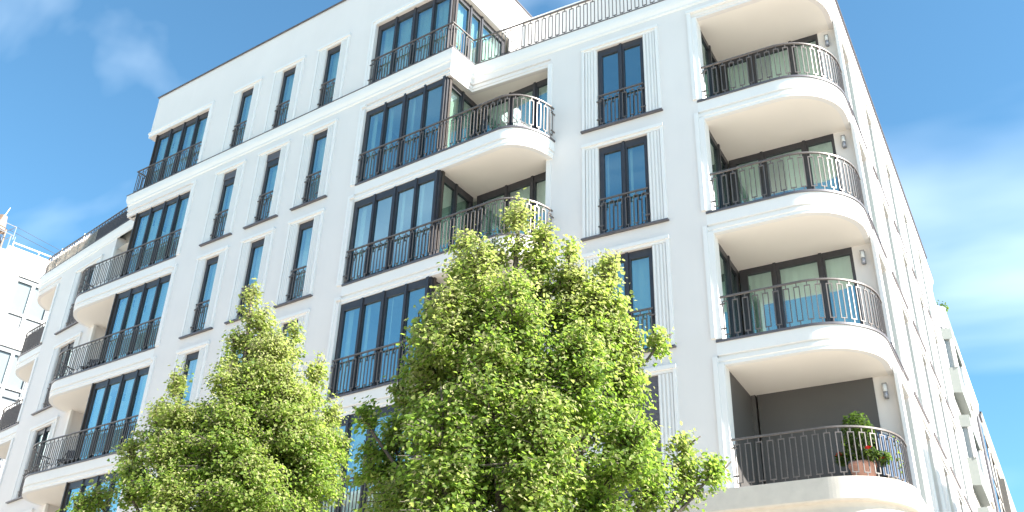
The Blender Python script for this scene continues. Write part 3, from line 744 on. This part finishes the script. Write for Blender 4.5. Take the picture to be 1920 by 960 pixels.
# second, small trailing plant at the end of that balcony
g2 = G('M', 5.62, 1.05)
t2_ = thing('trailing_plant', 'small pale leafed plant in a white pot beside the terracotta pot', 'potted plant')
m = MB(); lathe(m, 'M', 5.60, 1.05, [(0, zf), (.10, zf), (.13, zf+.24), (.14, zf+.25), (.12, zf+.25), (0, zf+.22)], 16); m.build('pot', M_WHITEP, t2_, True)
def trail(n):
    z = rng.random(n); th = rng.random(n)*2*PI; d = np.stack([np.cos(th), np.sin(th), np.zeros(n)], 1)
    return np.array([g2[0], g2[1], zf+.2]) + d*.10 + np.stack([np.zeros(n), np.zeros(n), z*.75], 1) + rng.normal(0, .03, (n, 3)), d, rng.choice([0, 3, 2], n, p=[.5, .2, .3])
leaf_cloud(420, trail, .05, [L_A, L_B, L_C, L_D], 'foliage', t2_)
# blue-grey privacy cloth on the end of the lowest rail
m = MB(); ps = offs(right_corner, -.07)[20:] + [xy(G('M', SX-.07, KY-.05))]
m.sweep(ps, [(0, zf+.10), (.004, zf+.5), (0, zf+.94), (-.008, zf+.94), (-.006, zf+.5), (-.008, zf+.10)])
tag(m.build('privacy_cloth', M_BLUESCREEN), 'blue grey cloth screen tied inside the curved end of the lowest balcony rail', 'privacy screen')
# unidentified white object on the second-row balcony, built as a lounge chair
m = MB(); c = G('P', -2.35, -.45)
zb = FLOOR[2]
lo = thing('lounge_chair', 'unidentified white object built as a lounge chair with a tilted back behind the balcony rail under the roof terrace', 'lounge chair', (c[0], c[1], zb), -.2); lo.scale = (.75, .75, .62)
m = MB(); p = [(-.55, -.3, .30), (.35, -.3, .30), (.35, .3, .30), (-.55, .3, .30), (-.55, -.3, .36), (.35, -.3, .36), (.35, .3, .36), (-.55, .3, .36)]
BXF = [(0, 3, 2, 1), (4, 5, 6, 7), (0, 1, 5, 4), (1, 2, 6, 5), (2, 3, 7, 6), (3, 0, 4, 7)]
m.add(p, BXF); m.build('seat', M_WHITEP, lo)
m = MB(); p = [(.30, -.3, .33), (.36, -.3, .33), (.36, .3, .33), (.30, .3, .33), (.62, -.3, .92), (.68, -.3, .90), (.68, .3, .90), (.62, .3, .92)]; m.add(p, BXF); m.build('backrest', M_WHITEP, lo)
for lx, ly in ((-.5, -.26), (-.5, .26), (.3, -.26), (.3, .26)):
    m = MB(); m.tube([(lx, ly, 0), (lx, ly, .30)], [.02, .02], 6); m.build('leg', M_WHITEP, lo)
def chair(row, label, x):
    g = G('P', x, -.75); t = thing('balcony_chair', label, 'chair', (g[0], g[1], FLOOR[row]), .4, 'folding chairs on the left balconies')
    m = MB(); m.add([(a, b, c_) for c_ in (.43, .46) for a, b in ((-.22, -.2), (.22, -.2), (.22, .22), (-.22, .22))], BXF); m.build('seat', M_CHAIR, t)
    m = MB(); m.add([(-.22, .20, .62), (.22, .20, .62), (.22, .225, .62), (-.22, .225, .62), (-.22, .26, .90), (.22, .26, .90), (.22, .285, .90), (-.22, .285, .90)], BXF); m.build('backrest', M_CHAIR, t)
    for sx in (-.23, .23):
        m = MB(); m.tube([(sx, -.22, 0), (sx, .28, .92)], [.014, .014], 6); m.build('leg', M_CHAIR, t)
        m = MB(); m.tube([(sx*.92, .24, 0), (sx*.92, -.18, .47)], [.014, .014], 6); m.build('leg', M_CHAIR, t)
chair(3, 'dark folding chair on the upper of the left balconies with chairs', -19.1)
chair(4, 'dark folding chair on the lower left balcony beside the branch tip', -19.0)

# ------------------------------------------------------------------ neighbouring buildings
FR['N'] = (-40.0, 7.07, math.radians(80.5))
nb = thing('neighbour_building', 'bright sunlit white modern building with wide windows at the far left', 'building', (0, 0, 0))
holes = [(-1.07, .92, zt-3.0, zt) for zt in (26.9, 23.0-.2, 18.9, 15.0)] + [(-5.2, -2.15, zt-3.0, zt) for zt in (26.95, 22.8, 18.9, 15.0)] + [(2.2, 4.4, zt-3.0, zt) for zt in (26.9, 22.8, 18.9, 15.0)]
wall_grid('N', -14, 6, 0, 28.0, 0, holes, .35).build('wall', M_WALL, nb)
m = MB(); m.box('N', -14, 6, .02, 14, 27.9, 28.0); m.build('roof', M_WALL, nb)
m = MB(); m.sweep([xy(G('N', -14, 0)), xy(G('N', 6, 0))], [(0, 27.85), (.12, 27.9), (.12, 28.03), (-.3, 28.05)]); m.build('cornice', M_TRIM, nb)
m = MB(); m.box('N', -14, 6, -.06, .0, 23.70, 23.84); m.box('N', -14, 6, -.04, 0, 22.85, 22.92); m.box('N', -14, 6, -.04, 0, 20.2, 20.27); m.build('string_course', M_TRIM, nb)
m = MB(); m.box('N', -1.95, 6, .25, 6, 28.0, 28.55); m.build('penthouse', M_WALL, nb)
m = MB(); m.box('N', -1.33, -.42, .22, .26, 28.06, 28.42); m.build('panel', M_GREY, nb)
m = MB(); m.box('N', -1.85, 6, .10, .15, 28.70, 28.76); m.box('N', -1.85, -1.80, .10, .15, 28.0, 28.7)
for k in range(7): m.box('N', -.4+k*.95, -.36+k*.95, .10, .15, 28.0, 28.7)
m.build('roof_railing', M_TRIM, nb)
for a, b, c_, d in holes:
    m = MB(); mx_ = (a+b)/2-.13
    m.box('N', a, b, .08, .30, d-.28, d-.0, 1); m.box('N', mx_, mx_+.16, .05, .22, c_, d-.28); m.box('N', a, b, .05, .22, c_+.80, c_+.93); m.box('N', a, b, .06, .2, c_, c_+.06)
    m.box('N', a, a+.06, .06, .2, c_+.06, d-.28); m.box('N', b-.10, b, .06, .2, c_+.06, d-.28, 1)
    w = m.build('window', [M_TRIM, M_SPAN], nb)
    for x0_, x1_ in ((a+.06, mx_), (mx_+.16, b-.10)):
        q = MB(); q.quad('N', x0_, x1_, c_+.93, d-.28, .15); q.build('pane', M_GLASS2, w)
        q = MB(); q.quad('N', x0_, x1_, c_+.06, c_+.80, .15); q.build('spandrel', M_SPAN, w)
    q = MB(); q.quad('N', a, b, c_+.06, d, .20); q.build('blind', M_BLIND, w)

# tower crane behind it
cr = thing('tower_crane', 'faded orange tower crane mast with a steel cab rising behind the left building', 'crane', (-72.5, 18.1, 0))
m = MB()
for sx in (-.55, .55):
    for sy in (-.55, .55): m.tube([(sx, sy, 0), (sx, sy, 46.6)], [.09, .09], 5)
for k in range(24):
    z = k*1.95
    for (a, b), (c_, d) in (((-.55, -.55), (.55, -.55)), ((.55, -.55), (.55, .55)), ((.55, .55), (-.55, .55)), ((-.55, .55), (-.55, -.55))):
        m.tube([(a, b, z), (c_, d, z+1.7)], [.05, .05], 4); m.tube([(a, b, z), (c_, d, z)], [.05, .05], 4)
m.tube([(0, 0, 46.4), (.15, .15, 47.9)], [.8, .35], 6); m.build('mast', M_CRANE, cr)
m = MB(); m.tube([(.1, .15, 47.7), (.25, .4, 48.9)], [.05, .03], 5); m.build('antenna', M_TRIM, cr)
m = MB()
for z in (46.0, 46.9):
    for a, b in (((-.9, -.9), (1.0, -.6)), ((1.0, -.6), (1.1, 1.1)), ((1.1, 1.1), (-.9, 1.0)), ((-.9, 1.0), (-.9, -.9))): m.tube([(a[0], a[1], z), (b[0], b[1], z)], [.045, .045], 4)
for px, py in ((1.0, -.6), (1.1, 1.1), (-.9, 1.0), (-.9, -.9)): m.tube([(px, py, 45.6), (px, py, 46.95)], [.04, .04], 4)
m.tube([(1.05, .9, 0), (1.05, .9, 46)], [.05, .05], 4); m.tube([(1.05, 1.3, 0), (1.05, 1.3, 46)], [.04, .04], 4)
for k in range(60): m.tube([(1.05, .9, k*.76), (1.05, 1.3, k*.76)], [.03, .03], 4)
m.build('ladder_platform', M_STEEL, cr)
m = MB(); m.tube([(.3, .9, 46.8), (12, 30, 39)], [.022, .022], 4); m.tube([(.3, 1.1, 47.4), (12, 30, 39.2)], [.018, .018], 4); m.build('cable', M_COPE, cr)

# houses further down the side street
b2 = thing('bay_window_house', 'pale house with sage grey bay windows next to the corner block in the side street', 'house')
frame('S2', 'M', SX-.04, 18.62, PI/2)
hz = 19.9
holes = [(x, x+1.2, z, z+1.9) for z in (4.6, 7.9, 11.2, 14.5, 17.2) for x in (5.0, 7.6, 10.4)]
wall_grid('S2', 0, 13.5, 0, hz, 0, holes).build('wall', M_WALL, b2)
m = MB()
for a, b, c_, d in holes:
    m.box('S2', a-.1, b+.1, -.05, .02, d, d+.14); m.box('S2', a-.1, b+.1, -.10, .02, c_-.10, c_)
m.build('window_trim', M_PALE, b2, kind='stuff')
for a, b, c_, d in holes:
    m = MB(); m.box('S2', a, a+.08, .12, .2, c_, d); m.box('S2', b-.08, b, .12, .2, c_, d); m.box('S2', a+.08, b-.08, .12, .2, d-.1, d); m.box('S2', (a+b)/2-.04, (a+b)/2+.04, .12, .2, c_, d-.1)
    w = m.build('window', M_TRIM, b2); q = MB(); q.quad('S2', a+.08, b-.08, c_, d-.1, .17); q.build('pane', M_GLASS2, w)
    q = MB(); q.box('S2', a, b, .3, .35, c_, d); q.build('blind', M_CURT, w)
def bay(x0, x1, z0, z1, d=.32, s=.10):
    pl = [xy(G('S2', x0, 0)), xy(G('S2', x0+s, -d)), xy(G('S2', x1-s, -d)), xy(G('S2', x1, 0))]
    m = MB(); m.prism(pl, z0, z0+1.0); m.prism(offs(pl, -.06), z0+1.0, z1-.45, 1); m.prism(offs(pl, .05), z1-.45, z1)
    o = m.build('bay_window', [M_GREY, M_BAYG], b2)
    for p in offs(pl, -.02):
        q = MB(); q.tube([(p[0], p[1], z0+1.0), (p[0], p[1], z1-.45)], [.07, .07], 5); q.build('mullion', M_TRIM, o)
for z in (3.0, 9.0, 12.4, 15.9): bay(.5, 3.6, z, z+2.6)
for z in (18.5,):                                       # open balconies between the bays
    m = MB(); pl = [xy(G('S2', .5, 0)), xy(G('S2', .8, -.28)), xy(G('S2', 3.3, -.28)), xy(G('S2', 3.6, 0))]
    m.sweep(pl, [(0, z+.1), (.02, z+.1), (.02, z+1.0), (-.03, z+1.0), (-.03, z+.1)]); m.build('balcony_rail', M_STEEL, b2)
m = MB(); m.sweep([xy(G('S2', 4.0, 0)), xy(G('S2', 13.6, 0))], [(0, hz-.5), (.12, hz-.35), (.20, hz-.05), (.22, hz+.2), (-.4, hz+.25)]); m.build('cornice', M_TRIM, b2)
m = MB(); m.box('S2', 0, 13.5, .05, 9, hz-.05, hz); m.build('roof', M_COPE, b2)
m = MB(); m.box('S2', .2, 3.6, .3, 4, hz, hz+.5); m.build('attic', M_WALL, b2)
gsh = G('S2', 2.6, .1)
rs = thing('roof_shrub', 'sparse green shrub growing over the parapet above the bay windows', 'shrub', (gsh[0], gsh[1], 19.7))
m = MB()
for k in range(7): m.tube([(0, 0, 0), (.12*math.cos(k), .12*math.sin(k), .3), (.3*math.cos(k*.9), .3*math.sin(k*.9), .75)], [.015, .01, .005], 4)
m.build('stem', M_BARK, rs)
def rsh(n):
    d = rng.normal(0, 1, (n, 3)); d /= np.linalg.norm(d, axis=1)[:, None]
    return d*rng.random(n)[:, None]**.5*np.array([.42, .42, .38])+np.array([0, 0, .62]), d, rng.choice([0, 1], n)
leaf_cloud(160, rsh, .12, [L_S, L_T, L_S, L_D], 'foliage', rs)
b3 = thing('slate_gable_house', 'narrow dark slate clad house wedged between the pale side street houses', 'house')
frame('S3', 'M', SX+.06, 32.2, PI/2)
m = MB(); m.box('S3', 0, 1.9, 0, 9, 0, 19.8); m.build('wall', M_DARKWALL, b3)
m = MB(); m.box('S3', -.03, 1.93, -.08, 9, 19.8, 20.0); m.build('roof', M_COPE, b3)
m = MB()
for z in (5, 8.3, 11.6, 14.9, 17.6):
    m = MB(); m.box('S3', .4, 1.4, -.03, 0, z, z+1.7); m.build('window', M_GLASS2, b3)
b4 = thing('beige_town_house', 'warm beige town house at the far end of the side street', 'house')
frame('S4', 'M', SX+.0, 34.2, PI/2)
holes = [(x, x+1.3, z, z+2.0) for z in (4.6, 8.0, 11.4, 14.6, 17.3) for x in (1.2, 4.2, 7.2, 10.2, 13.2, 16.2, 19.2)]
wall_grid('S4', 0, 24, 0, 20.4, 0, holes).build('wall', M_PALE2, b4)
m = MB()
for a, b, c_, d in holes: m.box('S4', a-.12, b+.12, -.06, .02, d, d+.2); m.box('S4', a-.1, b+.1, -.06, .02, c_-.1, c_)
m.build('window_trim', M_PALE2, b4, kind='stuff'); m = MB()
m.sweep([xy(G('S4', 0, 0)), xy(G('S4', 24, 0))], [(0, 19.9), (.12, 20.1), (.18, 20.4), (-.4, 20.45)]); m.build('cornice', M_PALE2, b4)
for a, b, c_, d in holes:
    m = MB(); m.box('S4', a, b, .15, .2, c_, d); m.build('window', M_GLASS2, b4)
m = MB(); m.box('S4', 0, 24, .1, 9, 20.3, 20.4); m.build('roof', M_COPE, b4)
for x0_ in (7, 15):
    m = MB(); m.box('S4', x0_, x0_+3.2, -.3, 0, 6, 18.9); m.build('bay_window', M_PALE2, b4)

# houses across the two streets (seen only as reflections in the panes and as the light they throw back)
def opposite(name, label, fr, x0, x1, y0, y1, h, pitch, face):
    t = thing(name, label, 'house')
    holes = [(x0+1+k*pitch, x0+1+k*pitch+1.3, 4.5+j*3.4, 6.6+j*3.4) for k in range(int((x1-x0-2)/pitch)) for j in range(int((h-5)/3.4))]
    wall_grid(fr, x0, x1, 0, h, 0, holes, .25).build('wall', M_PALE, t)
    m = MB()
    for a, b, c_, d in holes: m.quad(fr, a, b, c_, d, .2)
    m.build('window', M_GLASS2, t)
    m = MB(); m.box(fr, x0, x1, .3, y1, 0, h-.2); m.build('house_body', M_PALE, t)
    m = MB(); m.sweep([xy(G(fr, x0, 0)), xy(G(fr, x1, 0))], [(0, h-.6), (.35, h-.2), (.35, h), (-.3, h+.02)]); m.build('cornice', M_TRIM, t)
frame('O1', 'P', 0, -29, PI)
opposite('opposite_house', 'long beige house facing the corner block across the street', 'O1', -14, 12, 0, 12, 17.5, 3.0, 1)
opposite('opposite_house', 'beige house further left across the street from the corner block', 'O1', 12.4, 60, 0, 12, 19, 3.2, 1)
frame('O2', 'M', 20.0, 0, -PI/2)
opposite('side_street_house', 'beige house across the side street facing the sunlit wall', 'O2', -44, -4.6, 0, 12, 19.3, 3.1, 1)

# ------------------------------------------------------------------ trees
def lime_tree(label, x, y, view, lobes, height, seed, dens=1.0, lean=(0, 0)):
    global rng
    rng = np.random.default_rng(seed); rnd = random.Random(seed)
    T = thing('lime_tree', label, 'tree', (x, y, .13), 0, 'street trees in front of the corner block')
    va = math.radians(view); vd = np.array([math.cos(va), math.sin(va), 0]); rt = np.array([vd[1], -vd[0], 0])
    L = []
    zmin = min(l[1] for l in lobes) + .35
    wid = lambda z: 2.1*max(.12, min(1, (height-z)/(height-4.5)))
    for s, z, r, q in lobes:
        R_ = wid(z); dmax = math.sqrt(max(0.0, R_*R_-s*s)) if abs(s) < R_ else .15
        if r > .55:
            L.append((s, -dmax*.55, z, r, q)); L.append((s*.8, dmax*.5, z-.1, r, q))
            if r > .65: L.append((s*.9, 0, z+.05, r*.9, q))
        else:
            L.append((s, -dmax*.35*rnd.choice((1, .2, -.6)), z, r, q))
    for k in range(16):                                     # lower crown, below the picture
        a = k*2.4; rr = 1.6*math.sqrt((k+.6)/16); L.append((rr*math.cos(a), rr*math.sin(a), rnd.uniform(3.0, zmin-.75), .7, .5))
    # trunk
    tr = MB(); top = lobes[0][1]; n = 12
    pts = [((lean[0]*(i/n)**1.3), lean[1]*(i/n)**1.3 + .05*math.sin(i*.9+seed), (top+.1)*i/n) for i in range(n+1)]
    rad = [.15*(1-i/n)**.75+.008 for i in range(n+1)]; rad[0] = .2
    s0 = lobes[0][0]; pts = [(p[0]+rt[0]*s0*(p[2]/top)**2, p[1]+rt[1]*s0*(p[2]/top)**2, p[2]) for p in pts]
    tr.tube(pts, rad, 9); tr.build('trunk', M_BARK, T, True)
    def trunk_at(z): return np.array(pts[min(n, max(0, int(round(z/(top+.1)*n))))])
    C_, O_, MI = [], [], []
    tw = MB()
    for s, d, z, r, q in L:
        c = rt*s + vd*d + np.array([0, 0, z-.13])
        hd = math.hypot(c[0], c[1])
        zb = max(1.9, min(c[2]-.25, c[2] - hd*1.05 - q*.6))
        b0 = trunk_at(zb); tip = c + np.array([0, 0, q*.85]) + (c-b0)*np.array([.10, .10, 0])
        mid = b0*.42 + c*.58 + np.array([0, 0, -.10*hd]); 
        lim = MB(); ps = []
        for i in range(9):
            t = i/8
            if t < .7: u = t/.7; p = b0*(1-u)**2 + 2*mid*u*(1-u)*1.0 + (c-np.array([0, 0, q*.3]))*u*u
            else: u = (t-.7)/.3; p = (c-np.array([0, 0, q*.3]))*(1-u) + tip*u
            ps.append(tuple(p + rng.normal(0, .02, 3)*(1 if 0 < i < 8 else 0)))
        r0 = .008+.020*min(1, hd/2)+.034*r
        lim.tube(ps, [r0*(1-i/9)+.003 for i in range(9)], 6); lim.build('limb', M_BARK, T, True)
        # sprays on the limb's outer part
        vol = r*r*q; ns = int(max(24, 520*vol**.72)*dens)
        ax0 = c - np.array([0, 0, q]); nsh = max(2, int(q*5.5)); tone = rng.uniform(-.16, .16); fill = rng.uniform(.75, 1.1); ns = int(ns*fill)
        for k in range(ns):
            h = rng.random()**.9
            if rng.random() < .7: h = (int(h*nsh) + .12 + .48*rng.random())/nsh
            prof = (1-h)**.62*min(1, (h+.12)*3.2)
            a = rng.random()*2*PI; rr = r*1.05*prof*(.45+.55*math.sqrt(rng.random()))
            end = c + np.array([rr*math.cos(a), rr*math.sin(a), (h*2-1)*q + (1-rr/(r+.01))*.05])
            out = end - np.array([c[0]*.85, c[1]*.85, end[2]-.15]); ol = np.linalg.norm(out); out = out/(ol+1e-6)
            st = c*.6 + ax0*.4 + np.array([0, 0, (h-.35)*q*1.2]); st = end + (st-end)*min(1, .55/(np.linalg.norm(st-end)+1e-6))
            if k % 2 == 0: tw.tube([tuple(st), tuple((st+end)/2+np.array([0, 0, .05])), tuple(end)], [.008, .006, .003], 3)
            nl = rng.integers(15, 27)
            t = rng.random(nl)**.7
            base = st[None]*(1-t)[:, None] + end[None]*t[:, None] + np.array([0, 0, .05])*(4*t*(1-t))[:, None]
            base = base + rng.normal(0, .055, (nl, 3)) + np.array([0, 0, -.03])
            C_.append(base); o = out[None]*.8 + rng.normal(0, .35, (nl, 3)); o /= np.linalg.norm(o, axis=1)[:, None]; O_.append(o)
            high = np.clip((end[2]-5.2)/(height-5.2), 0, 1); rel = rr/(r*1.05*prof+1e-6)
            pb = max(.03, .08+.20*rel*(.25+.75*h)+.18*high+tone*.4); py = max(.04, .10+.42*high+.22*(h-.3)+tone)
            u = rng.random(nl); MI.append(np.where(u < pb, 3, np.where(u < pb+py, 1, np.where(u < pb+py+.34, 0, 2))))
    # a few loose shoots breaking the outline
    tw.build('twigs', M_BARK, T, kind='stuff')
    c = np.concatenate(C_); o = np.concatenate(O_); mi = np.concatenate(MI)
    print('leaves', len(c))
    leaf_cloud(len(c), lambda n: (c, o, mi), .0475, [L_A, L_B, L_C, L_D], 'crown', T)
    return T
LOB2 = [(0.08, 7.99, 0.32, 0.47), (-0.53, 7.66, 0.29, 0.42), (-0.33, 7.01, 0.57, 0.59), (0.36, 7.33, 0.55, 0.68), (0.72, 7.49, 0.16, 0.46), (1.2, 7.29, 0.32, 0.52), (1.0, 6.71, 0.6, 0.61), (-0.68, 6.43, 0.59, 0.56), (0.07, 6.33, 0.74, 0.77), (1.4, 6.25, 0.37, 0.55), (-0.88, 5.76, 0.45, 0.46), (0.81, 5.83, 0.67, 0.6), (-0.15, 5.53, 0.72, 0.65), (1.32, 5.53, 0.42, 0.45), (-1.19, 5.18, 0.41, 0.37), (-0.59, 4.96, 0.7, 0.55), (0.4, 4.94, 0.76, 0.55), (1.28, 4.98, 0.64, 0.43), (1.99, 5.18, 0.3, 0.22), (1.78, 6.54, 0.2, 0.14), (-1.51, 5.39, 0.21, 0.12), (1.59, 4.75, 0.46, 0.27), (-1.03, 4.65, 0.46, 0.29), (-.2, 7.5, .42, .5), (.42, 7.78, .25, .4), (.75, 7.15, .45, .5), (1.25, 6.6, .5, .6), (1.35, 5.9, .35, .4), (-1.12, 5.75, .4, .4), (-1.2, 4.7, .45, .4), (-.95, 6.35, .38, .5), (1.45, 5.25, .4, .28), (-1.42, 5.05, .36, .28), (2.28, 4.98, .22, .13), (2.02, 4.82, .33, .2), (-.55, 7.15, .35, .5), (-.55, 4.3, .6, .4), (.3, 4.2, .6, .4), (1.0, 4.3, .5, .35)]
LOB1 = [(-0.18, 8.88, 0.21, 0.37), (0.07, 8.34, 0.46, 0.52), (-0.29, 8.0, 0.33, 0.41), (0.6, 8.24, 0.26, 0.38), (0.28, 7.54, 0.79, 0.68), (1.03, 7.61, 0.3, 0.5), (-1.02, 7.12, 0.27, 0.47), (-0.28, 7.01, 0.56, 0.52), (0.64, 6.79, 0.9, 0.69), (-0.88, 6.42, 0.57, 0.45), (1.36, 6.98, 0.34, 0.44), (-1.43, 6.14, 0.41, 0.2), (-0.14, 6.18, 0.86, 0.66), (1.13, 6.17, 0.73, 0.59), (-0.98, 5.76, 0.6, 0.47), (-1.71, 5.4, 0.28, 0.19), (1.55, 6.55, 0.2, 0.26), (0.3, 5.62, 1.0, 0.48), (-1.9, 5.2, .36, .25), (-.6, 6.6, .5, .5), (.1, 7.2, .6, .5), (.95, 7.1, .45, .5), (-.7, 5.2, .6, .4), (.3, 5.05, .7, .4), (1.1, 5.3, .4, .3), (-1.35, 5.6, .5, .32), (1.32, 6.55, .35, .35), (1.45, 6.0, .35, .3), (-1.15, 6.55, .4, .4)]
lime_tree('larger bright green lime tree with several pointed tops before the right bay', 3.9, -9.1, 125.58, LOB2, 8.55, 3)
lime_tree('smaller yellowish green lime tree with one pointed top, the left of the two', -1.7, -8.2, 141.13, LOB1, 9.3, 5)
